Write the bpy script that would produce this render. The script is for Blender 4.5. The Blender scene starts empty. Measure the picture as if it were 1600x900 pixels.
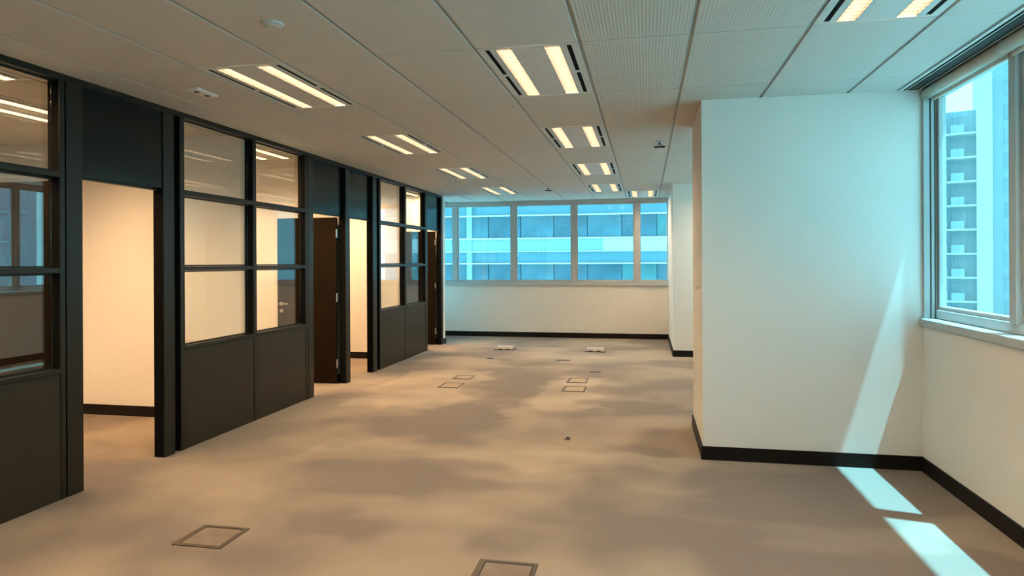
import bpy, bmesh, math, random
from mathutils import Matrix, Vector
random.seed(7)
scene = bpy.context.scene
C = scene.collection

# ------------------------------------------------------------------ camera
F_PX, YAW, HORIZON, ROLL, CAM_H = 1040.0, 0.1988, 409.2, -0.0047, 1.61
cd = bpy.data.cameras.new('camera')
cam = bpy.data.objects.new('camera', cd)
C.objects.link(cam)
cd.sensor_width = 36.0
cd.lens = F_PX / 1600 * 36.0
cd.shift_y = -(450 - HORIZON) / 1600
cd.clip_start, cd.clip_end = 0.05, 600
cam.matrix_world = (Matrix.Translation((0, 0, CAM_H)) @ Matrix.Rotation(YAW, 4, 'Z')
                    @ Matrix.Rotation(math.pi / 2, 4, 'X') @ Matrix.Rotation(ROLL, 4, 'Z'))
scene.camera = cam

# ------------------------------------------------------------------ sky, sun, exposure
world = bpy.data.worlds.new('sky')
scene.world = world
world.use_nodes = True
wn, wl = world.node_tree.nodes, world.node_tree.links
wn.clear()
wo = wn.new('ShaderNodeOutputWorld')
wb = wn.new('ShaderNodeBackground')
wr = wn.new('ShaderNodeValToRGB')
wt = wn.new('ShaderNodeTexCoord')
ws = wn.new('ShaderNodeSeparateXYZ')
wl.new(wt.outputs['Generated'], ws.inputs[0])
wl.new(ws.outputs['Z'], wr.inputs[0])
wr.color_ramp.elements[0].position = 0.0
wr.color_ramp.elements[0].color = (0.55, 0.91, 1.0, 1)
wr.color_ramp.elements[1].position = 0.8
wr.color_ramp.elements[1].color = (0.36, 0.74, 1.0, 1)
wl.new(wr.outputs[0], wb.inputs[0])
wb.inputs[1].default_value = 3.4
wl.new(wb.outputs[0], wo.inputs[0])

sd = bpy.data.lights.new('sun', 'SUN')
sun = bpy.data.objects.new('sun', sd)
C.objects.link(sun)
sd.energy = 31.0
sd.color = (0.47, 0.92, 1.1)
sd.angle = math.radians(0.9)
SUN_DIR = Vector((-1.0, 0.22, -3.4)).normalized()
sun.rotation_euler = SUN_DIR.to_track_quat('-Z', 'Y').to_euler()
sun.location = (20, 0, 60)

vs = scene.view_settings
vs.view_transform = 'Standard'
vs.look = 'None'
vs.exposure = 0.0
vs.gamma = 1.0
vs.use_curve_mapping = False
LAMP_STRENGTH = 70.0
LAMP_COLOR = (1.0, 0.70, 0.415)

# ------------------------------------------------------------------ main measures (metres)
H = 2.915                    # ceiling
XL = -3.918                  # corridor face of the glazed partition
XR = 2.066                   # window wall on the right
XC = 0.447                   # inner face of the two piers
YC, YC_END = 5.606, 6.72     # near pier
YC2 = 11.54                  # far pier
YB = 14.03                   # far window wall
YF = -3.6                    # wall behind the camera
XO = -7.2                    # back wall of the offices
XP = -4.62                   # end of the cross passage behind the last office

# ------------------------------------------------------------------ materials
def new_mat(name):
    m = bpy.data.materials.new(name)
    m.use_nodes = True
    nt = m.node_tree
    b = nt.nodes['Principled BSDF']
    return m, nt, b

def plain(name, col, rough=0.5, metal=0.0, spec=0.5, var=0.04, nscale=6.0, bump=0.0, bscale=200.0):
    m, nt, b = new_mat(name)
    n, l = nt.nodes, nt.links
    tc = n.new('ShaderNodeTexCoord')
    no = n.new('ShaderNodeTexNoise')
    no.inputs['Scale'].default_value = nscale
    no.inputs['Detail'].default_value = 3
    l.new(tc.outputs['Object'], no.inputs['Vector'])
    r = n.new('ShaderNodeValToRGB')
    r.color_ramp.elements[0].position = 0.3
    r.color_ramp.elements[1].position = 0.7
    r.color_ramp.elements[0].color = tuple(c * (1 - var) for c in col) + (1,)
    r.color_ramp.elements[1].color = tuple(min(1, c * (1 + var)) for c in col) + (1,)
    l.new(no.outputs['Fac'], r.inputs[0])
    l.new(r.outputs[0], b.inputs['Base Color'])
    b.inputs['Roughness'].default_value = rough
    b.inputs['Metallic'].default_value = metal
    b.inputs['Specular IOR Level'].default_value = spec
    if bump > 0:
        n2 = n.new('ShaderNodeTexNoise')
        n2.inputs['Scale'].default_value = bscale
        l.new(tc.outputs['Object'], n2.inputs['Vector'])
        bp = n.new('ShaderNodeBump')
        bp.inputs['Strength'].default_value = bump
        bp.inputs['Distance'].default_value = 0.002
        l.new(n2.outputs['Fac'], bp.inputs['Height'])
        l.new(bp.outputs[0], b.inputs['Normal'])
    return m

def ribbed(name, col):
    """ceiling panel with fine lengthwise grooves"""
    m = plain(name, col, 0.75, spec=0.2, var=0.02)
    nt = m.node_tree
    n, l = nt.nodes, nt.links
    b = n['Principled BSDF']
    g = n.new('ShaderNodeNewGeometry')
    w = n.new('ShaderNodeTexWave')
    w.wave_type = 'BANDS'
    w.bands_direction = 'X'
    w.inputs['Scale'].default_value = 16.0
    l.new(g.outputs['Position'], w.inputs['Vector'])
    bp = n.new('ShaderNodeBump')
    bp.inputs['Strength'].default_value = 0.22
    bp.inputs['Distance'].default_value = 0.004
    l.new(w.outputs['Fac'], bp.inputs['Height'])
    l.new(bp.outputs[0], b.inputs['Normal'])
    return m

def glass(name, tint, ior=1.5, rough=0.0):
    m = bpy.data.materials.new(name)
    m.use_nodes = True
    nt = m.node_tree
    n, l = nt.nodes, nt.links
    n.clear()
    o = n.new('ShaderNodeOutputMaterial')
    t = n.new('ShaderNodeBsdfTransparent')
    t.inputs[0].default_value = tint + (1,)
    g = n.new('ShaderNodeBsdfGlossy')
    g.inputs['Roughness'].default_value = rough
    g.inputs['Color'].default_value = (1, 1, 1, 1)
    geo = n.new('ShaderNodeNewGeometry')
    io = n.new('ShaderNodeMapRange')          # same index of refraction from both sides of the sheet
    io.inputs['To Min'].default_value = ior
    io.inputs['To Max'].default_value = 1 / ior
    l.new(geo.outputs['Backfacing'], io.inputs['Value'])
    f = n.new('ShaderNodeFresnel')
    l.new(io.outputs[0], f.inputs['IOR'])
    mx = n.new('ShaderNodeMixShader')
    l.new(f.outputs[0], mx.inputs[0])
    l.new(t.outputs[0], mx.inputs[1])
    l.new(g.outputs[0], mx.inputs[2])
    l.new(mx.outputs[0], o.inputs[0])
    return m

def emitter(name, col, strength):
    m = bpy.data.materials.new(name)
    m.use_nodes = True
    nt = m.node_tree
    nt.nodes.clear()
    o = nt.nodes.new('ShaderNodeOutputMaterial')
    e = nt.nodes.new('ShaderNodeEmission')
    e.inputs[0].default_value = col + (1,)
    e.inputs[1].default_value = strength
    nt.links.new(e.outputs[0], o.inputs[0])
    return m

def carpet():
    m, nt, b = new_mat('worn_carpet')
    n, l = nt.nodes, nt.links
    geo = n.new('ShaderNodeNewGeometry')
    sep = n.new('ShaderNodeSeparateXYZ')
    l.new(geo.outputs['Position'], sep.inputs[0])
    # large worn blotches
    mp = n.new('ShaderNodeMapping')
    mp.inputs['Scale'].default_value = (0.8, 1.0, 1.0)
    mp.inputs['Location'].default_value = (3.3, 1.7, 0)
    l.new(geo.outputs['Position'], mp.inputs['Vector'])
    n1 = n.new('ShaderNodeTexNoise')
    n1.inputs['Scale'].default_value = 0.95
    n1.inputs['Detail'].default_value = 3.0
    n1.inputs['Roughness'].default_value = 0.45
    n1.inputs['Distortion'].default_value = 0.35
    l.new(mp.outputs[0], n1.inputs['Vector'])
    r1 = n.new('ShaderNodeValToRGB')
    r1.color_ramp.elements[0].position = 0.40
    r1.color_ramp.elements[1].position = 0.60
    r1.color_ramp.elements[0].color = (0, 0, 0, 1)
    r1.color_ramp.elements[1].color = (1, 1, 1, 1)
    l.new(n1.outputs['Fac'], r1.inputs[0])
    # soft-edged rectangles of less trodden or more trodden pile where furniture stood: x0,x1,y0,y1,amount
    warp = n.new('ShaderNodeTexNoise')
    warp.inputs['Scale'].default_value = 1.6
    warp.inputs['Detail'].default_value = 1
    l.new(geo.outputs['Position'], warp.inputs['Vector'])
    def math_(op, a, bb, clamp=False):
        q = n.new('ShaderNodeMath')
        q.operation = op
        q.use_clamp = clamp
        for i, v in ((0, a), (1, bb)):
            if isinstance(v, (int, float)):
                q.inputs[i].default_value = v
            else:
                l.new(v, q.inputs[i])
        return q.outputs[0]
    wv = math_('MULTIPLY', math_('SUBTRACT', warp.outputs['Fac'], 0.5), 0.9)
    X = math_('ADD', sep.outputs['X'], wv)
    Y = math_('ADD', sep.outputs['Y'], wv)
    total = math_('MULTIPLY', r1.outputs[0], 0.62)
    for x0, x1, y0, y1, amt, soft in [(-3.4, -2.1, 7.0, 9.6, 0.50, .12), (-1.35, -0.55, 7.15, 9.3, 0.50, .12),
                                (-2.05, -1.35, 6.6, 8.5, -0.40, .12), (-0.5, 0.35, 6.9, 8.4, -0.3, .2),
                                (-2.9, 0.5, 5.05, 5.75, 0.40, .2), (-2.2, 0.8, 4.35, 4.95, -0.30, .2),
                                (-0.2, 0.45, 5.6, 6.7, -0.5, .25), (-2.3, -1.4, 3.5, 4.15, -0.45, .25),
                                (-1.15, -0.45, 3.5, 4.0, -0.40, .2), (-2.6, -0.3, 10.0, 10.6, -0.25, .2),
                                (-2.5, -0.4, 10.9, 12.0, 0.35, .3), (0.2, 2.1, 3.2, 5.6, -0.35, .4)]:
        ax = math_('MULTIPLY', math_('SUBTRACT', X, x0), 1 / soft, True)
        bx = math_('MULTIPLY', math_('SUBTRACT', x1, X), 1 / soft, True)
        ay = math_('MULTIPLY', math_('SUBTRACT', Y, y0), 1 / soft, True)
        by = math_('MULTIPLY', math_('SUBTRACT', y1, Y), 1 / soft, True)
        a = math_('MULTIPLY', math_('MULTIPLY', ax, bx), math_('MULTIPLY', ay, by))
        total = math_('ADD', total, math_('MULTIPLY', a, amt))
    cl = math_('ADD', total, 0.0, True)
    r2 = n.new('ShaderNodeValToRGB')
    r2.color_ramp.elements[0].color = (0.200, 0.158, 0.130, 1)
    r2.color_ramp.elements[1].color = (0.425, 0.335, 0.245, 1)
    l.new(cl, r2.inputs[0])
    # fine pile
    n3 = n.new('ShaderNodeTexNoise')
    n3.inputs['Scale'].default_value = 260
    n3.inputs['Detail'].default_value = 2
    l.new(geo.outputs['Position'], n3.inputs['Vector'])
    mixc = n.new('ShaderNodeMixRGB')
    mixc.blend_type = 'MULTIPLY'
    mixc.inputs[0].default_value = 0.25
    l.new(r2.outputs[0], mixc.inputs[1])
    l.new(n3.outputs['Fac'], mixc.inputs[2])
    l.new(mixc.outputs[0], b.inputs['Base Color'])
    bp = n.new('ShaderNodeBump')
    bp.inputs['Strength'].default_value = 0.25
    bp.inputs['Distance'].default_value = 0.003
    l.new(n3.outputs['Fac'], bp.inputs['Height'])
    l.new(bp.outputs[0], b.inputs['Normal'])
    b.inputs['Roughness'].default_value = 0.85
    b.inputs['Specular IOR Level'].default_value = 0.25
    b.inputs['Sheen Weight'].default_value = 0.1
    return m

M = dict(
    carpet=carpet(),
    wall=plain('matt_wall_paint', (0.80, 0.77, 0.72), 0.7, spec=0.25, var=0.015, nscale=2, bump=0.08, bscale=120),
    ceil=plain('grey_white_ceiling_panel', (0.575, 0.56, 0.515), 0.7, spec=0.2, var=0.015),
    ceil_rib=ribbed('ribbed_ceiling_panel', (0.56, 0.545, 0.495)),
    runner=plain('ceiling_runner', (0.34, 0.35, 0.335), 0.6),
    base=plain('dark_brown_baseboard', (0.009, 0.006, 0.0045), 0.5, spec=0.2, var=0.1),
    frame=plain('dark_olive_grey_powder_coat', (0.012, 0.0105, 0.0065), 0.36, spec=0.32, var=0.05),
    panel=plain('dark_olive_grey_panel', (0.026, 0.019, 0.0105), 0.45, spec=0.28, var=0.08, nscale=1.5),
    header=plain('dark_blue_grey_header_panel', (0.004, 0.0075, 0.0080), 0.20, spec=0.32, var=0.05),
    black=plain('black_recess', (0.004, 0.004, 0.004), 0.8, spec=0.1),
    leaf=plain('dark_brown_door_laminate', (0.0085, 0.0040, 0.0006), 0.6, spec=0.10, var=0.12, nscale=3),
    steel=plain('satin_steel', (0.62, 0.60, 0.56), 0.32, metal=1.0),
    alu=plain('grey_aluminium_window_frame', (0.46, 0.48, 0.475), 0.45, metal=0.0, var=0.02),
    alu_dark=plain('dark_window_gasket', (0.05, 0.07, 0.075), 0.6),
    blind=plain('cream_blind_fabric', (0.62, 0.57, 0.48), 0.8, var=0.03, bump=0.1, bscale=400),
    white=plain('white_plastic', (0.72, 0.71, 0.67), 0.45),
    grey=plain('light_grey_enamel', (0.60, 0.60, 0.57), 0.5),
    fin=plain('louvre_fin', (0.078, 0.080, 0.080), 0.6, spec=0.1),
    reflector=plain('lamp_trough', (0.08, 0.078, 0.075), 0.6, spec=0.1),
    lamp=emitter('warm_lamp', LAMP_COLOR, LAMP_STRENGTH),
    lamp_office=emitter('amber_office_lamp', (1.0, 0.62, 0.315), LAMP_STRENGTH * 2.05),
    clear=glass('clear_office_glass', (0.95, 0.965, 0.955), 1.75),
    tinted=glass('cyan_tinted_window_glass', (0.74, 0.965, 0.985)),
    boxrim=plain('brown_grey_floor_box_rim', (0.085, 0.062, 0.043), 0.5),
    boxlid=plain('carpet_inlay', (0.215, 0.17, 0.135), 0.9, spec=0.1, var=0.12, nscale=9),
    boxlid_pale=plain('pale_carpet_inlay', (0.36, 0.285, 0.215), 0.9, spec=0.1, var=0.1, nscale=9),
    outlet=plain('pale_beige_metal', (0.36, 0.32, 0.28), 0.5),
    dkrub=plain('dark_rubber', (0.02, 0.018, 0.016), 0.6),
    # outside
    spandrel=plain('shaded_pale_facade_cladding', (0.27, 0.42, 0.46), 0.5, var=0.03, nscale=0.3),
    spandrel2=plain('blue_grey_facade_cladding', (0.14, 0.31, 0.39), 0.45, var=0.06, nscale=0.4),
    pane_a=plain('blue_facade_glass', (0.050, 0.130, 0.178), 0.15, var=0.25, nscale=0.6),
    pane_b=plain('pale_blue_facade_glass', (0.068, 0.165, 0.215), 0.15, var=0.2, nscale=0.6),
    pane_c=plain('green_blue_facade_glass', (0.065, 0.19, 0.21), 0.15, var=0.2, nscale=0.6),
    towerw=plain('white_tower_render', (0.60, 0.62, 0.61), 0.7, var=0.02, nscale=0.2),
    rail=plain('pale_balcony_rail', (0.34, 0.44, 0.47), 0.5, var=0.05, nscale=0.8),
    towerb=plain('hazy_pale_blue_tower_cladding', (0.27, 0.39, 0.42), 0.5, var=0.05, nscale=0.3),  # lightened to put the haze over the tower into the colour
    towerg=plain('hazy_tower_window_glass', (0.22, 0.33, 0.36), 0.2, var=0.10, nscale=0.5),  # glass paled likewise, haze included in its colour
    pink=plain('pink_tower_render', (0.62, 0.42, 0.46), 0.7, var=0.04, nscale=0.3),
    ground=plain('street_concrete', (0.25, 0.25, 0.24), 0.8, var=0.1, nscale=0.05),
)

# ------------------------------------------------------------------ helpers
def add_box(bm, x0, x1, y0, y1, z0, z1):
    v = [bm.verts.new((x, y, z)) for z in (z0, z1) for x, y in ((x0, y0), (x1, y0), (x1, y1), (x0, y1))]
    for f in ((3, 2, 1, 0), (4, 5, 6, 7), (0, 1, 5, 4), (1, 2, 6, 5), (2, 3, 7, 6), (3, 0, 4, 7)):
        bm.faces.new([v[i] for i in f])

def add_cyl(bm, p0, p1, r, seg=16, r1=None):
    p0, p1 = Vector(p0), Vector(p1)
    r1 = r if r1 is None else r1
    d = (p1 - p0).normalized()
    u = d.orthogonal().normalized()
    w = d.cross(u)
    a, b = [], []
    for i in range(seg):
        t = 2 * math.pi * i / seg
        o = u * math.cos(t) + w * math.sin(t)
        a.append(bm.verts.new(p0 + o * r))
        b.append(bm.verts.new(p1 + o * r1))
    for i in range(seg):
        j = (i + 1) % seg
        bm.faces.new((a[i], a[j], b[j], b[i]))
    bm.faces.new(a[::-1])
    bm.faces.new(b)

def mesh_of(name, bm, mat, bevel=0.0):
    if bevel > 0:
        bmesh.ops.bevel(bm, geom=bm.edges[:], offset=bevel, segments=1, affect='EDGES', profile=0.5)
    bmesh.ops.recalc_face_normals(bm, faces=bm.faces[:])
    me = bpy.data.meshes.new(name)
    bm.to_mesh(me)
    bm.free()
    me.materials.append(mat)
    return me

def link(name, me, parent=None, loc=None):
    o = bpy.data.objects.new(name, me)
    C.objects.link(o)
    if parent is not None:
        o.parent = parent
    if loc is not None:
        o.location = loc
    return o

def boxes(name, mat, bs, parent=None, bevel=0.0, loc=None):
    bm = bmesh.new()
    for b in bs:
        add_box(bm, *b)
    return link(name, mesh_of(name, bm, M[mat], bevel), parent, loc)

def struct(o, label=None):
    o['kind'] = 'structure'
    if label:
        o['label'] = label
    return o

def tag(o, label, cat, group=None):
    o['label'] = label
    o['category'] = cat
    if group:
        o['group'] = group
    return o

def thing(name, label, cat, loc=(0, 0, 0), rz=0.0, group=None):
    o = bpy.data.objects.new(name, None)
    C.objects.link(o)
    o.location = loc
    o.rotation_euler = (0, 0, rz)
    o.empty_display_size = 0.2
    return tag(o, label, cat, group)

def copy_tree(o, parent=None):
    c = o.copy()
    C.objects.link(c)
    c.parent = parent
    for ch in list(o.children):
        copy_tree(ch, c)
    return c

# ------------------------------------------------------------------ floor
struct(boxes('floor', 'carpet', [(XO - 0.2, XR + 0.25, YF - 0.2, 12.70, -0.12, 0.0), (XP - 0.15, XR + 0.25, 12.70, YB + 0.25, -0.12, 0.0)]),
       'worn brown grey carpet floor of the empty office')

# ------------------------------------------------------------------ ceiling: slab above, separate metal panels below
ceiling = struct(boxes('ceiling', 'runner', [(XO - 0.2, XR + 0.25, YF - 0.2, 12.70, H + 0.075, H + 0.16), (XP - 0.15, XR + 0.25, 12.70, YB + 0.25, H + 0.075, H + 0.16),
                                               (XO - 0.2, XO, YF - 0.2, 12.70, H, H + 0.075), (XR + 0.06, XR + 0.25, YF, YB + 0.02, H + 0.011, H + 0.075),
                                               (XO, XP, 12.60, 12.70, H, H + 0.075), (XP - 0.15, XP - 0.02, 12.70, YB + 0.25, H + 0.011, H + 0.075),
                                               (XO, XR + 0.25, YF - 0.2, YF, H, H + 0.075), (XP, XR + 0.25, YB + 0.02, YB + 0.25, H + 0.011, H + 0.075)]),
                 'suspended ceiling of long grey white panels with narrow runners between')
PX, PY = 0.643, 1.2265
X_EDGE = [0.26 + PX * k for k in range(-12, 3)] + [1.905]
Y_EDGE = [3.955 + PY * k for k in range(-6, 9)] + [YB - 0.02]
LIGHTS = set()   # (column index, row index) of every cell a light fitting takes
def col_of(x):
    return min(range(len(X_EDGE) - 1), key=lambda i: abs((X_EDGE[i] + X_EDGE[i + 1]) / 2 - x))
def row_of(y):
    return min(range(len(Y_EDGE) - 1), key=lambda i: abs((Y_EDGE[i] + Y_EDGE[i + 1]) / 2 - y))
main_left = [(-2.63, 4.57 + 2 * PY * k) for k in range(-2, 4)]
main_right = [(-0.70, 4.57 + 2 * PY * k) for k in range(-2, 4)]
corner_light = [(-0.06, 13.15)]
window_row = [(1.225, 4.57 - PY), (1.225, 4.57 - 3 * PY)]
alcove_row = [(1.225, 4.57 + 3 * PY), (1.225, 4.57 + 5 * PY)]  # second one is unseen, added to wash the far pier warm
office_row = [(-4.56, 4.57 - PY), (-4.56, 4.57 + 2 * PY), (-4.56, 4.57 + 4 * PY), (-4.56, 4.57 + 6 * PY),
              (-5.85, 4.57 - PY), (-5.85, 4.57 + 2 * PY), (-5.85, 4.57 + 4 * PY), (-5.85, 4.57 + 6 * PY), (-5.2, 4.57)]  # rear column and lone last fitting: unseen, added to brighten the offices
for x, y in main_left + main_right + corner_light + window_row + alcove_row + office_row:
    LIGHTS.add((col_of(x), row_of(y)))
for x in X_EDGE:
    boxes('runner', 'runner', [(x - 0.016, x + 0.016, YF, 12.58 if x < XP else YB, H + 0.010, H + 0.030)], ceiling)
boxes('runner', 'runner', [(1.896, 1.910, YF, YB, H + 0.001, H + 0.030)], ceiling)
panel_meshes = {}
for i in range(len(X_EDGE) - 1):
    for j in range(len(Y_EDGE) - 1):
        if (i, j) in LIGHTS or (X_EDGE[i] < XP - 0.2 and Y_EDGE[j] > 12.4):
            continue
        w, d = X_EDGE[i + 1] - X_EDGE[i], Y_EDGE[j + 1] - Y_EDGE[j]
        rib = X_EDGE[i] > -0.6 and X_EDGE[i] < 0.5
        key = (round(w, 3), round(d, 3), rib)
        if key not in panel_meshes:
            bm = bmesh.new()
            add_box(bm, -w / 2 + 0.011, w / 2 - 0.011, -d / 2 + 0.0025, d / 2 - 0.0025, 0, 0.02)
            panel_meshes[key] = mesh_of('panel', bm, M['ceil_rib' if rib else 'ceil'], 0.003)
        link('panel', panel_meshes[key], ceiling,
             ((X_EDGE[i] + X_EDGE[i + 1]) / 2, (Y_EDGE[j] + Y_EDGE[j + 1]) / 2, H))

# ------------------------------------------------------------------ plain walls
SILL = 1.105
struct(boxes('wall_back', 'wall', [(XP - 0.15, XR + 0.2, YB, YB + 0.2, 0, SILL)]), 'white wall under the far row of windows')
struct(boxes('wall_right', 'wall', [(XR, XR + 0.2, YF, YC, 0, SILL)]), 'white wall under the side window beside the pier')
struct(boxes('wall_alcove', 'wall', [(XR, XR + 0.2, YC_END, YC2, 0, SILL)]), 'white wall under the window between the two piers')
struct(boxes('wall_pier_near', 'wall', [(XC, XR + 0.15, YC, YC_END, 0, H)]), 'wide white pier beside the side window with sunlight on it')
struct(boxes('wall_pier_far', 'wall', [(XC, XR + 0.15, YC2, YB, 0, H)]), 'white pier standing against the far window wall')
struct(boxes('wall_front', 'wall', [(XO, XR + 0.2, YF - 0.15, YF, 0, H)]), 'white wall at the opposite end from the far windows')
struct(boxes('wall_office_rear', 'wall', [(XO - 0.15, XO, YF, 12.70, 0, H)]), 'white rear wall of the side offices')
struct(boxes('wall_passage_end', 'wall', [(XP - 0.15, XP, 12.70, YB, 0, 0.42)]), 'white wall under the window at the end of the cross passage')
DIV = [(6.11, 6.20), (8.34, 8.43), (10.47, 10.56)]
for k, (a, b) in enumerate(DIV):
    struct(boxes('wall_office_divider', 'wall', [(XO, XL - 0.10, a, b, 0, H)]), 'white wall dividing two of the side offices')
struct(boxes('wall_office_end', 'wall', [(XO, XL, 12.575, 12.70, 0, H)]), 'white end wall of the last side office')
struct(boxes('wall_left_plain', 'wall', [(XL - 0.10, XL, YF, 1.66, 0, H)]), 'plain white wall before the glazed partition starts')

BH, BT = 0.108, 0.014
struct(boxes('baseboard_back', 'base', [(XP, XC, YB - BT, YB, 0, BH)]))
struct(boxes('baseboard_right', 'base', [(XR - BT, XR, YF, YC, 0, BH)]))
struct(boxes('baseboard_pier_near', 'base', [(XC - BT, XR, YC - BT, YC, 0, BH), (XC - BT, XC, YC, YC_END + BT, 0, BH),
                                             (XC, XR, YC_END, YC_END + BT, 0, BH)]))
struct(boxes('baseboard_alcove', 'base', [(XR - BT, XR, YC_END + BT, YC2 - BT, 0, BH)]))
struct(boxes('baseboard_pier_far', 'base', [(XC - BT, XR, YC2 - BT, YC2, 0, BH), (XC - BT, XC, YC2, YB - BT, 0, BH)]))
for a, b in DIV:
    struct(boxes('baseboard_office', 'base', [(XO, XL - 0.10, a - BT, a, 0, BH), (XO, XL - 0.10, b, b + BT, 0, BH)]))
struct(boxes('baseboard_office_end', 'base', [(XO, XL - 0.10, 12.575 - BT, 12.575, 0, BH), (XL, XL + BT, 12.58, 12.70 + BT, 0, BH),
                                              (XP, XL, 12.70, 12.70 + BT, 0, BH)]))

# ------------------------------------------------------------------ glazed partition on the left
TOP = 2.872
D = 0.10
part_root = struct(boxes('wall_left', 'frame', [(XL - D, XL, 1.66, 12.57, TOP, H)]),
                   'dark metal and glass partition with doorways in front of the side offices')
def stile(y0, y1, name='post', recess=0.0, mat='frame', z0=0.0, z1=TOP):
    if recess:
        boxes(name, mat, [(XL - D, XL - recess, y0, y1, z0, z1)], part_root)
    else:                                  # painted front cap on a black core
        p = boxes(name, mat, [(XL - 0.014, XL, y0, y1, z0, z1)], part_root, 0.0025)
        boxes('core', 'black', [(XL - D, XL - 0.0142, y0 + 0.001, y1 - 0.001, z0, z1)], p)
for a, b in [(1.66, 1.70), (2.745, 2.795), (3.845, 3.884), (5.04, 5.095), (6.13, 6.18), (7.19, 7.235), (9.395, 9.45),
             (10.485, 10.545), (11.515, 11.56)]:
    stile(a, b, 'stile')
for a, b in [(3.896, 4.03), (4.84, 4.965), (7.247, 7.37), (8.255, 8.378), (9.15, 9.29), (11.57, 11.625), (12.47, 12.57)]:
    stile(a, b, 'door_post')
for a, b in [(3.884, 3.896), (4.965, 5.04), (7.235, 7.247), (8.378, 8.40), (9.29, 9.395), (11.56, 11.57)]:
    stile(a, b, 'shadow_gap', 0.05, 'black')
BAYS = [(1.70, 2.745), (2.795, 3.845), (5.095, 6.13), (6.18, 7.19), (9.45, 10.485), (10.545, 11.515)]
LV = [(0.895, 1.545), (1.585, 2.20), (2.245, TOP)]
for a, b in BAYS:
    boxes('lower_panel', 'panel', [(XL - D + 0.01, XL - 0.006, a, b, 0.0, 0.858)], part_root)
    boxes('sill_rail', 'frame', [(XL - D, XL + 0.004, a, b, 0.86, 0.893)], part_root, 0.003)
    for z0, z1 in ((1.547, 1.583), (2.202, 2.243)):
        boxes('transom', 'frame', [(XL - D + 0.004, XL - 0.001, a, b, z0, z1)], part_root, 0.003)
    for z0, z1 in LV:
        boxes('pane', 'clear', [(XL - 0.078, XL - 0.070, a, b, z0 - 0.001, z1)], part_root)
        boxes('glazing_bead', 'frame', [(XL - 0.070, XL - 0.062, a, b, z0, z0 + 0.012), (XL - 0.070, XL - 0.062, a, b, z1 - 0.012, z1)], part_root)
DOORS = [(4.03, 4.84), (7.37, 8.255), (8.40, 9.15), (11.625, 12.47)]
HEAD = 2.23
for k, (a, b) in enumerate(DOORS):
    boxes('header_panel', 'header', [(XL - D, XL - (0.012 if k == 0 else 0.05), a, b, HEAD + 0.005, TOP)], part_root)
    boxes('door_stop', 'frame', [(XL - D, XL - 0.06, a, b, HEAD - 0.012, HEAD + 0.004)], part_root)

# door leaves, all swung ninety degrees into the offices
def door(n, hinge_y, side, width, label):
    """side=+1: leaf lies just past hinge_y towards +Y, -1 towards -Y"""
    x1, x0 = XL - D - 0.014, XL - D - 0.014 - width
    y0, y1 = (hinge_y, hinge_y + 0.042) if side > 0 else (hinge_y - 0.042, hinge_y)
    d = struct(boxes('door_%d' % n, 'leaf', [(x0, x1, y0, y1, 0.008, HEAD - 0.018)], None, 0.002), label)
    for z in (0.27, 1.15, 2.0):
        bm = bmesh.new()
        yk = y0 - 0.004 if side < 0 else y1 + 0.004
        add_cyl(bm, (x1 + 0.006, yk, z - 0.055), (x1 + 0.006, yk, z + 0.055), 0.009, 12)
        add_box(bm, x1 - 0.002, x1 + 0.014, y0 + 0.004, y1 - 0.004, z - 0.055, z + 0.055)
        h = link('hinge', mesh_of('hinge', bm, M['steel']), d)
        h['label'] = 'steel butt hinge'
    for s, yf in ((-1, y0), (1, y1)):
        bm = bmesh.new()
        hx = x0 + 0.06
        add_cyl(bm, (hx, yf, 1.06), (hx, yf + s * 0.008, 1.06), 0.026, 20)
        add_cyl(bm, (hx, yf + s * 0.008, 1.06), (hx, yf + s * 0.05, 1.06), 0.009, 12)
        add_box(bm, hx - 0.011, hx + 0.125, yf + s * 0.040, yf + s * 0.058, 1.051, 1.071)
        h = link('door_handle', mesh_of('door_handle', bm, M['steel']), d)
        h['label'] = 'satin steel lever handle'
        bm = bmesh.new()
        add_cyl(bm, (hx, yf, 0.965), (hx, yf + s * 0.008, 0.965), 0.026, 20)
        add_box(bm, hx - 0.004, hx + 0.004, yf + s * 0.008, yf + s * 0.016, 0.95, 0.98)
        link('lock_rose', mesh_of('lock_rose', bm, M['steel']), d)
door(1, 4.045, 1, 0.80, 'dark brown door standing open inside the doorway before the first bright glazed bay')
door(2, 8.245, -1, 0.86, 'dark brown door standing open with steel hinges, in the doorway past the clear glazed bays')
door(3, 8.445, 1, 0.74, 'dark brown door standing open out of sight behind the narrow middle doorway')
door(4, 12.46, -1, 0.84, 'dark brown door standing open in the last doorway before the far windows')

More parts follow.
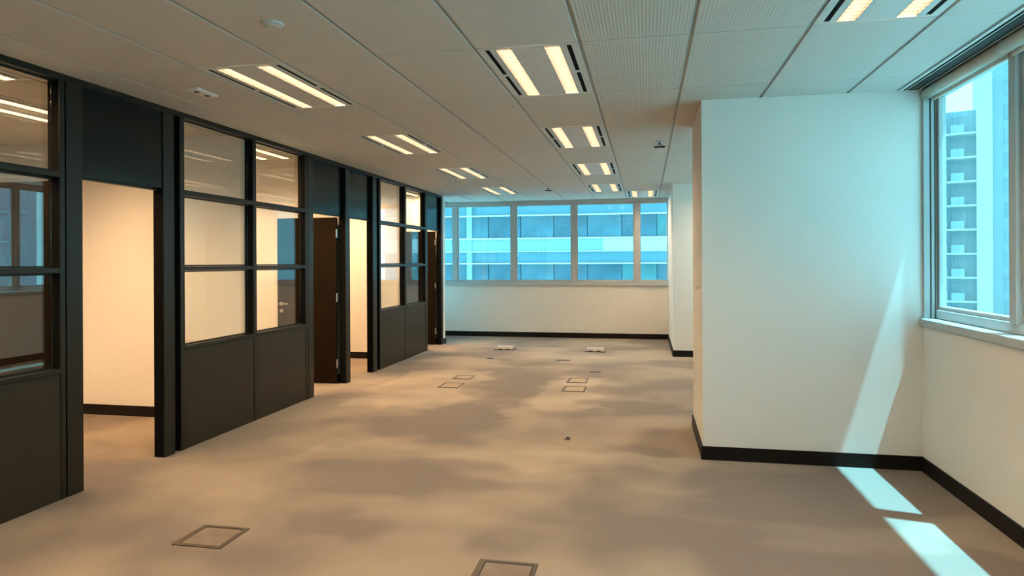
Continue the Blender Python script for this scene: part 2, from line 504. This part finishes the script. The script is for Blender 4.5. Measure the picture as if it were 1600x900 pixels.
# ------------------------------------------------------------------ far windows
WB0, WB1 = 1.195, 2.84
def frame_back():
    g = []
    g.append((XP, XC, YB + 0.02, YB + 0.12, WB1, H + 0.01))
    g.append((XP, XC, YB + 0.02, YB + 0.12, SILL, WB0))
    return g
w1 = struct(boxes('window_1', 'alu', frame_back(), None, 0.004), 'long row of cyan tinted windows in grey frames on the far wall')
boxes('window_sill', 'alu', [(XP, XC, YB - 0.03, YB + 0.12, SILL, SILL + 0.035)], w1, 0.004)
boxes('head_trim', 'alu', [(XP, XC, YB - 0.02, YB + 0.02, 2.865, H)], w1, 0.003)
MB = [-2.795 + 1.305 * k for k in range(-1, 3)]
for i, x in enumerate(MB):
    boxes('mullion', 'alu', [(x - 0.052, x + 0.052, YB + 0.015, YB + 0.13, WB0, WB1)], w1, 0.004)
edges = [XP - 0.05] + MB + [XC]
for a, b in zip(edges[:-1], edges[1:]):
    a2, b2 = a + 0.052, b - (0.052 if b < XC else 0.0)
    if b2 - a2 < 0.1:
        continue
    boxes('sash', 'alu', [(a2, b2, YB + 0.05, YB + 0.09, WB0, WB0 + 0.03), (a2, b2, YB + 0.05, YB + 0.09, WB1 - 0.03, WB1),
                          (a2, a2 + 0.025, YB + 0.05, YB + 0.09, WB0 + 0.03, WB1 - 0.03), (b2 - 0.025, b2, YB + 0.05, YB + 0.09, WB0 + 0.03, WB1 - 0.03)], w1)
    boxes('pane', 'tinted', [(a2 + 0.02, b2 - 0.02, YB + 0.066, YB + 0.074, WB0 + 0.025, WB1 - 0.025)], w1)

w4 = struct(boxes('window_4', 'alu', [(XP - 0.12, XP - 0.02, 12.70, YB, 0.42, 0.50), (XP - 0.12, XP - 0.02, 12.70, YB, WB1, H + 0.01),
                                     (XP - 0.12, XP - 0.02, 12.70, 12.76, 0.50, WB1), (XP - 0.12, XP - 0.02, YB - 0.06, YB, 0.50, WB1)], None, 0.004),
            'window at the end of the cross passage behind the last office')
boxes('pane', 'tinted', [(XP - 0.074, XP - 0.066, 12.76, YB - 0.06, 0.50, WB1)], w4)

# ------------------------------------------------------------------ side windows
def side_window(name, y_lo, y_hi, mull, label, far_jamb=True):
    Z0, Z1 = 1.165, 2.86
    w = struct(boxes(name, 'alu', [(XR + 0.085, XR + 0.185, y_lo, y_hi, Z0, Z0 + 0.068), (XR + 0.085, XR + 0.185, y_lo, y_hi, Z1, H + 0.01)], None, 0.004), label)
    boxes('window_sill', 'alu', [(XR - 0.016, XR + 0.19, y_lo, y_hi, SILL, 1.165)], w, 0.005)
    # jamb against the pier: two slim tracks with dark gaskets, then the sash stile
    boxes('jamb', 'alu', [(XR + 0.004, XR + 0.046, y_hi - 0.028, y_hi, Z0, H)], w, 0.003)
    boxes('gasket', 'alu_dark', [(XR + 0.046, XR + 0.056, y_hi - 0.024, y_hi, Z0, H)], w)
    boxes('jamb', 'alu', [(XR + 0.056, XR + 0.078, y_hi - 0.030, y_hi, Z0, H)], w, 0.003)
    boxes('gasket', 'alu_dark', [(XR + 0.078, XR + 0.086, y_hi - 0.026, y_hi, Z0, H)], w)
    ed = [y_lo] + sorted(mull) + [y_hi - 0.008]
    for y in mull:
        boxes('mullion', 'alu', [(XR + 0.07, XR + 0.17, y - 0.04, y + 0.04, Z0 + 0.06, Z1 + 0.01)], w, 0.004)
    for k, (a, b) in enumerate(zip(ed[:-1], ed[1:])):
        a2 = a + (0.04 if a in mull else 0)
        b2 = b - (0.04 if b in mull else 0)
        X0, X1 = XR + 0.10, XR + 0.15
        boxes('sash', 'alu', [(X0, X1, a2, b2, Z0 + 0.068, Z0 + 0.095), (X0, X1, a2, b2, Z1 - 0.02, Z1),
                              (X0, X1, a2, a2 + 0.022, Z0 + 0.095, Z1 - 0.02), (X0, X1, b2 - 0.045, b2, Z0 + 0.095, Z1 - 0.02)], w, 0.003)
        boxes('pane', 'tinted', [(XR + 0.122, XR + 0.130, a2 + 0.015, b2 - 0.03, Z0 + 0.09, Z1 - 0.015)], w)
    return w
side_window('window_2', YF, YC, [4.47 - 1.25 * k for k in range(0, 6)], 'side window with a roller blind beside the sunlit pier')
side_window('window_3', YC_END, YC2, [7.92, 9.12, 10.32], 'side window in the alcove between the two piers')

# roller blinds, one to a window light
def blind(y0, y1, label, group):
    t = thing('roller_blind', label, 'blind', (XR + 0.028, (y0 + y1) / 2, 2.872), 0, group)
    L = (y1 - y0) / 2
    bm = bmesh.new()
    add_cyl(bm, (0, -L + 0.015, 0), (0, L - 0.015, 0), 0.040, 28)
    me = mesh_of('rolled_fabric', bm, M['blind'])
    for p in me.polygons:
        p.use_smooth = len(p.vertices) == 4
    link('rolled_fabric', me, t)
    boxes('bottom_bar', 'blind', [(0.030, 0.042, -L + 0.02, L - 0.02, -0.058, -0.036)], t, 0.002)
    for s in (-1, 1):
        bm = bmesh.new()
        add_cyl(bm, (0, s * (L - 0.015), 0), (0, s * (L - 0.003), 0), 0.033, 20)
        add_box(bm, -0.02, 0.02, s * (L - 0.008) - 0.004, s * (L - 0.008) + 0.004, 0.0, 0.043)
        link('bracket', mesh_of('bracket', bm, M['white']), t)
blind(4.47, YC - 0.005, 'rolled up cream roller blind between the white pier and the side window mullion', None)
blind(3.22, 4.465, 'rolled up cream roller blind, second from the pier, past the side window mullion', 'side window blinds')
for k in range(3):
    blind(3.22 - 1.25 * (k + 1), 3.215 - 1.25 * k, 'rolled up cream roller blind, %s from the pier along the side window' % ('third', 'fourth', 'fifth')[k], 'side window blinds')

# slot diffuser along the head of the side window
t = thing('slot_diffuser', 'black and grey linear air slot in the ceiling beside the roller blind', 'air vent', (0, 0, H))
boxes('slot_bed', 'black', [(1.912, 2.062, YF + 0.02, YC - 0.004, -0.004, 0.0)], t)
for x, wd, z in ((1.909, 0.024, -0.007), (1.955, 0.008, -0.006), (2.046, 0.010, -0.006)):
    boxes('fin', 'grey', [(x, x + wd, YF + 0.02, YC - 0.004, z, 0.0)], t)
boxes('grille', 'dkrub', [(1.972, 2.036, YF + 0.02, YC - 0.004, -0.0055, 0.0)], t)

# ------------------------------------------------------------------ ceiling lights
def build_light(lamp='lamp'):
    t = thing('ceiling_light', '', 'light')
    hw, hl = 0.310, 0.600
    P = []
    P.append((-0.100, 0.100, -hl, hl, 0.0, 0.012))                      # middle plate
    for s in (-1, 1):
        def bx(a, b, y0, y1):
            P.append((min(s * a, s * b), max(s * a, s * b), y0, y1, 0.0, 0.012))
        bx(0.200, 0.238, -hl, hl)
        bx(0.268, hw, -hl, hl)
        bx(0.238, 0.268, -hl, -hl + 0.03)
        bx(0.238, 0.268, hl - 0.03, hl)
        bx(0.238, 0.268, -0.022, 0.022)
        bx(0.100, 0.200, -hl, -hl + 0.02)
        bx(0.100, 0.200, hl - 0.02, hl)
    boxes('faceplate', 'grey', P, t)
    for s in (-1, 1):
        for y0, y1 in ((-0.57, -0.022), (0.022, 0.57)):
            o = boxes('air_slot', 'black', [(min(s * .238, s * .268), max(s * .238, s * .268), y0, y1, 0.004, 0.010)], t)
        c = s * 0.150
        # open trough around the lamp
        bm = bmesh.new()
        y0, y1 = -hl + 0.02, hl - 0.02
        add_box(bm, c - 0.052, c - 0.049, y0, y1, 0.0, 0.050)
        add_box(bm, c + 0.049, c + 0.052, y0, y1, 0.0, 0.050)
        add_box(bm, c - 0.052, c + 0.052, y0 - 0.003, y0, 0.0, 0.050)
        add_box(bm, c - 0.052, c + 0.052, y1, y1 + 0.003, 0.0, 0.050)
        tr = link('trough', mesh_of('trough', bm, M['reflector']), t)
        bm = bmesh.new()
        add_box(bm, c - 0.048, c + 0.048, y0 + 0.002, y1 - 0.002, 0.036, 0.050)
        lo = link('lamp', mesh_of('lamp', bm, M[lamp]), tr)
        lo['label'] = 'glowing warm lamp strip'
        bm = bmesh.new()
        nf = 22
        for k in range(nf):
            y = y0 + (k + 0.5) * (y1 - y0) / nf
            add_box(bm, c - 0.049, c + 0.049, y - 0.0015, y + 0.0015, 0.0, 0.026 if lamp == 'lamp' else 0.012)
        lv = link('louvre', mesh_of('louvre', bm, M['fin']), tr)
        lv['kind'] = 'stuff'
    return t
def lights(spots, label, group, lamp='lamp'):
    proto = build_light(lamp)
    for k, (x, y) in enumerate(spots):
        o = proto if k == 0 else copy_tree(proto)
        i, j = col_of(x), row_of(y)
        o.location = ((X_EDGE[i] + X_EDGE[i + 1]) / 2, (Y_EDGE[j] + Y_EDGE[j + 1]) / 2, H)
        tag(o, label if isinstance(label, str) else label[k], 'light', group)
side = 'twin strip light in the ceiling row by the partition, '
lights(main_left, [side + 'far behind the first glazed bays', side + 'before the first doorway', side + 'level with the first doorway',
                   side + 'opposite the open brown door', side + 'opposite the far glazed bays', side + 'closest to the far windows'], 'ceiling lights along the partition')
mid = 'twin strip ceiling light in the middle row, '
lights(main_right, [mid + 'far behind the side window mullion', mid + 'well before the sunlit pier', mid + 'just before the sunlit pier beside ribbed panels',
                    mid + 'level with the side of the near pier', mid + 'level with the alcove between piers', mid + 'level with the far pier'], 'ceiling lights down the middle')
lights(corner_light, 'twin strip ceiling light set beside the row, close to the far pier and windows', None)
lights(window_row, ['twin strip ceiling light in front of the sunlit pier, near the side window', 'twin strip ceiling light by the side window, far from the sunlit pier'], 'ceiling lights by the side window')
lights(alcove_row, ['twin strip ceiling light in the alcove behind the near pier', 'twin strip ceiling light added unseen in the alcove to wash the far pier'], None)
ofc = 'office strip light '
rooms = ['beyond the first doorway', 'behind the door with the visible lever handle', 'behind the narrow middle doorway', 'behind the last glazed bay']
lights(office_row, [ofc + r + ', close to the glass' for r in rooms] + [ofc + r + ', added unseen at rear' for r in rooms] + [ofc + 'beyond the first doorway, added unseen by its dividing wall'], 'ceiling lights in the side offices', 'lamp_office')

# ------------------------------------------------------------------ small ceiling fittings
def disc_thing(name, label, cat, x, y, prof, mat, extra=None):
    t = thing(name, label, cat, (x, y, H))
    bm = bmesh.new()
    for (r0, z0, r1, z1) in prof:
        add_cyl(bm, (0, 0, -z0), (0, 0, -z1), r0, 28, r1)
    link('body', mesh_of('body', bm, M[mat]), t)
    return t
t = disc_thing('smoke_detector', 'round flush ceiling detector on the panel between two long ceiling runners', 'detector', -1.99, 3.30,
               [(0.062, -0.003, 0.060, 0.014), (0.050, 0.014, 0.036, 0.022)], 'ceil')
t = thing('emergency_light', 'small white rectangular ceiling unit with two dark spots above the partition', 'emergency light', (-3.30, 4.49, H))
boxes('housing', 'white', [(-0.055, 0.055, -0.125, 0.125, -0.018, 0.002)], t, 0.006)
for s in (-1, 1):
    bm = bmesh.new()
    add_cyl(bm, (0, s * 0.06, -0.016), (0, s * 0.06, -0.022), 0.02, 16)
    link('lens', mesh_of('lens', bm, M['dkrub']), t)
def sprinkler(x, y, label):
    t = thing('sprinkler', label, 'sprinkler', (x, y, H))
    bm = bmesh.new()
    add_cyl(bm, (0, 0, 0.003), (0, 0, -0.006), 0.042, 20)
    link('escutcheon', mesh_of('escutcheon', bm, M['steel']), t)
    bm = bmesh.new()
    add_cyl(bm, (0, 0, -0.004), (0, 0, -0.03), 0.009, 12)
    add_box(bm, -0.018, -0.013, -0.003, 0.003, -0.055, -0.02)
    add_box(bm, 0.013, 0.018, -0.003, 0.003, -0.055, -0.02)
    add_box(bm, -0.018, 0.018, -0.003, 0.003, -0.03, -0.024)
    link('frame_arms', mesh_of('frame_arms', bm, M['dkrub']), t)
    bm = bmesh.new()
    for k in range(8):
        a = k * math.pi / 4
        add_cyl(bm, (0, 0, -0.056), (0.062 * math.cos(a), 0.062 * math.sin(a), -0.056), 0.007, 6)
    add_cyl(bm, (0, 0, -0.05), (0, 0, -0.062), 0.022, 16)
    link('deflector', mesh_of('deflector', bm, M['dkrub']), t)
sprinkler(0.15, 7.45, 'dark sprinkler head with a spread deflector on the ceiling beside the near pier')
sprinkler(-1.68, 11.6, 'small dark sprinkler head on the ceiling between the two light rows near the far windows')

# ------------------------------------------------------------------ floor boxes
def floor_box(x, y, w, d, label, group=None, r=0.024, lid='boxlid'):
    t = thing('floor_box', label, 'floor box', (x, y, 0), 0, group)
    boxes('rim', 'boxrim', [(-w / 2, w / 2, -d / 2, -d / 2 + r, 0, 0.006), (-w / 2, w / 2, d / 2 - r, d / 2, 0, 0.006),
                            (-w / 2, -w / 2 + r * 1.5, -d / 2 + r, d / 2 - r, 0, 0.006), (w / 2 - r, w / 2, -d / 2 + r, d / 2 - r, 0, 0.006)], t, 0.001)
    boxes('lid', lid, [(-w / 2 + r * 1.5 + 0.004, w / 2 - r - 0.004, -d / 2 + r + 0.004, d / 2 - r - 0.008, 0, 0.005)], t, 0.001)
    boxes('lid_gap', 'black', [(-w / 2 + r, w / 2 - r, -d / 2 + r, d / 2 - r, 0, 0.002)], t)
floor_box(-2.513, 3.49, 0.31, 0.29, 'square floor box with carpet lid opposite the first doorway')
floor_box(-0.727, 3.34, 0.32, 0.31, 'square floor box with carpet lid straight out from the sunlit pier side of the floor')
FB = 'floor boxes halfway down the office'
floor_box(-2.505, 8.37, 0.27, 0.34, 'floor box opposite the middle doorways, further from the far windows than its twin', None, 0.018, 'boxlid_pale')
floor_box(-2.505, 8.99, 0.26, 0.29, 'floor box opposite the middle doorways, nearer the far windows than its twin', None, 0.018, 'boxlid_pale')
floor_box(-0.895, 8.40, 0.29, 0.35, 'floor box out from the pier alcove, further from the far windows than its twin', None, 0.018, 'boxlid_pale')
floor_box(-0.915, 9.01, 0.27, 0.35, 'floor box out from the pier alcove, nearer the far windows than its twin', None, 0.018, 'boxlid_pale')
def raised_box(x, y, label):
    t = thing('raised_floor_outlet', label, 'floor outlet', (x, y, 0))
    boxes('base_plate', 'boxrim', [(-0.18, 0.18, -0.13, 0.13, 0, 0.012)], t, 0.002)
    bm = bmesh.new()
    v = [bm.verts.new(p) for p in [(-.16, -.11, .012), (.16, -.11, .012), (.16, .11, .012), (-.16, .11, .012),
                                   (-.15, -.075, .052), (.15, -.075, .052), (.15, .10, .062), (-.15, .10, .062)]]
    for f in ((3, 2, 1, 0), (4, 5, 6, 7), (0, 1, 5, 4), (1, 2, 6, 5), (2, 3, 7, 6), (3, 0, 4, 7)):
        bm.faces.new([v[i] for i in f])
    link('cover', mesh_of('cover', bm, M['outlet'], 0.004), t)
    for s in (-1, 1):
        boxes('socket', 'dkrub', [(s * 0.07 - 0.03, s * 0.07 + 0.03, -0.13, -0.108, 0.012, 0.026)], t)
raised_box(-2.55, 12.0, 'low pale raised floor outlet near the far windows, on the partition side')
raised_box(-0.90, 12.0, 'low pale raised floor outlet near the far windows, on the pier side')
t = thing('cable_outlet', 'tiny dark round cable outlet poking out of the carpet beside the near pier', 'cable outlet', (-0.703, 5.997, 0))
bm = bmesh.new()
add_cyl(bm, (0, 0, 0), (0, 0, 0.012), 0.028, 16, 0.024)
link('collar', mesh_of('collar', bm, M['boxlid']), t)
bm = bmesh.new()
add_cyl(bm, (0.004, -0.006, 0.010), (0.004, -0.006, 0.026), 0.018, 14, 0.012)
link('plug', mesh_of('plug', bm, M['dkrub']), t)
for x, y, w, lb in ((-0.735, 9.757, 0.16, 'thin dark cover strip in the carpet just past the floor boxes by the alcove'),
                    (-1.333, 10.81, 0.22, 'thin dark cover strip flush in the carpet in the middle of the far floor'),
                    (-2.559, 10.82, 0.10, 'short dark cover strip flush in the carpet opposite the last glazed bays')):
    tag(boxes('cover_strip', 'boxrim', [(-w / 2, w / 2, -0.035, 0.035, 0, 0.006), (-w / 2 + 0.01, w / 2 - 0.01, -0.01, 0.01, 0.006, 0.009)], None, 0.001, (x, y, 0)), lb, 'cover strip')

# ------------------------------------------------------------------ outside: street level, facing block, towers
struct(boxes('ground', 'ground', [(-200, 260, -200, 300, -42.5, -42)]), 'street level far below')

def block():
    t = thing('office_block', 'glass and pale panel office block facing the far windows across the street', 'building', (0, 51.0, 0))
    FL = 3.74
    x0, x1 = -46.0, 13.0
    boxes('core', 'spandrel2', [(x0, x1, 0.4, 16, -42, 5.17 + 4 * FL)], t)
    pw = 2.6
    bm = bmesh.new()
    add_box(bm, 0.03, pw - 0.03, 0.16, 0.40, 0, 1.74)
    me = {k: None for k in 'abc'}
    for k in 'abc':
        b2 = bmesh.new()
        add_box(b2, 0.03, pw - 0.03, 0.16, 0.40, 0, 1.74)
        me[k] = mesh_of('pane', b2, M['pane_' + k])
    bm.free()
    n = int((x1 - x0) / pw)
    for f in range(-5, 5):
        zt = 5.17 + f * FL                         # head of this window band
        boxes('spandrel', 'spandrel', [(x0, -3.2, 0.0, 0.4, zt - 1.74 - 1.02, zt - 1.74)], t)  # left stretch of the white band, its shade put into the colour
        boxes('spandrel', 'towerw', [(-3.2, x1, 0.0, 0.4, zt - 1.74 - 1.02, zt - 1.74)], t)
        boxes('ledge', 'towerw', [(x0, x1, -0.25, 0.4, zt - 1.80, zt - 1.70)], t)
        boxes('ledge', 'towerw', [(x0, x1, -0.15, 0.4, zt - 2.80, zt - 2.72)], t)
        boxes('head_rail', 'towerw', [(x0, x1, -0.15, 0.4, zt, zt + 0.09)], t)
        if -3 < f < 3:
            for k in range(n):
                xx = x0 + k * pw
                kind = random.choice('aab') if xx < -3.2 else random.choice('acc')
                link('pane', me[kind], t, (xx, 0, zt - 1.74))
        else:
            boxes('glazing', 'pane_a', [(x0, x1, 0.2, 0.4, zt - 1.74, zt)], t)
    for xx in (-13.7,):
        boxes('pier', 'spandrel', [(xx - 0.2, xx + 0.2, -0.1, 0.42, -42, 5.17 + 4 * FL)], t)
block()

def tower():
    t = thing('apartment_tower', 'pale apartment tower with stacked balconies outside the side window', 'building', (39.3, 93.2, 0), -0.38)
    # local: x to the right as seen from the office, y away from it
    FL = 3.02
    ZT = 20.6
    boxes('balcony_core', 'towerb', [(-7.0, 1.2, 1.6, 14, -42, ZT)], t)
    boxes('white_pier', 'towerw', [(1.2, 2.8, -0.6, 14, -42, 46)], t)
    boxes('glass_wing', 'towerb', [(2.8, 11.0, 0.6, 14, -42, 46)], t)
    k = 0
    z = ZT - FL
    sl, rl, wd, w2 = [], [], [], []
    while z > -20:
        boxes('balcony_slab', 'towerw', [(-6.5, 1.2, -0.3, 1.6, z - 0.22, z)], t)
        boxes('balcony_rail', 'rail', [(-6.3, -1.9, -0.28, -0.2, z, z + 1.0), (-1.5, -0.1, -0.28, -0.2, z, z + 1.0)], t)
        boxes('window', 'towerg', [(-5.6, -1.9, 1.5, 1.62, z + 0.1, z + 2.3), (-1.5, 0.2, 1.5, 1.62, z + 0.1, z + 2.3)], t)
        z -= FL
    z = 40.0
    while z > -20:
        boxes('window', 'towerg', [(4.0, 4.9, 0.5, 0.62, z, z + 1.9)], t)
        boxes('window', 'towerg', [(7.6, 9.0, 0.5, 0.62, z, z + 1.9)], t)
        z -= FL
tower()

def pink_tower():
    t = thing('pink_block', 'pinkish apartment block mirrored in the partition glass', 'building', (62, 52, 0), -0.75)
    boxes('wall', 'pink', [(-9, 9, 0, 12, -42, 30)], t)
    z = 26
    while z > -16:
        for x in (-6.5, -1.8, 2.9):
            boxes('window', 'towerg', [(x, x + 3.2, -0.1, 0.05, z, z + 1.8)], t)
        boxes('ledge', 'towerw', [(-9, 9, -0.4, 0.05, z - 0.5, z - 0.3)], t)
        z -= 3.1
pink_tower()
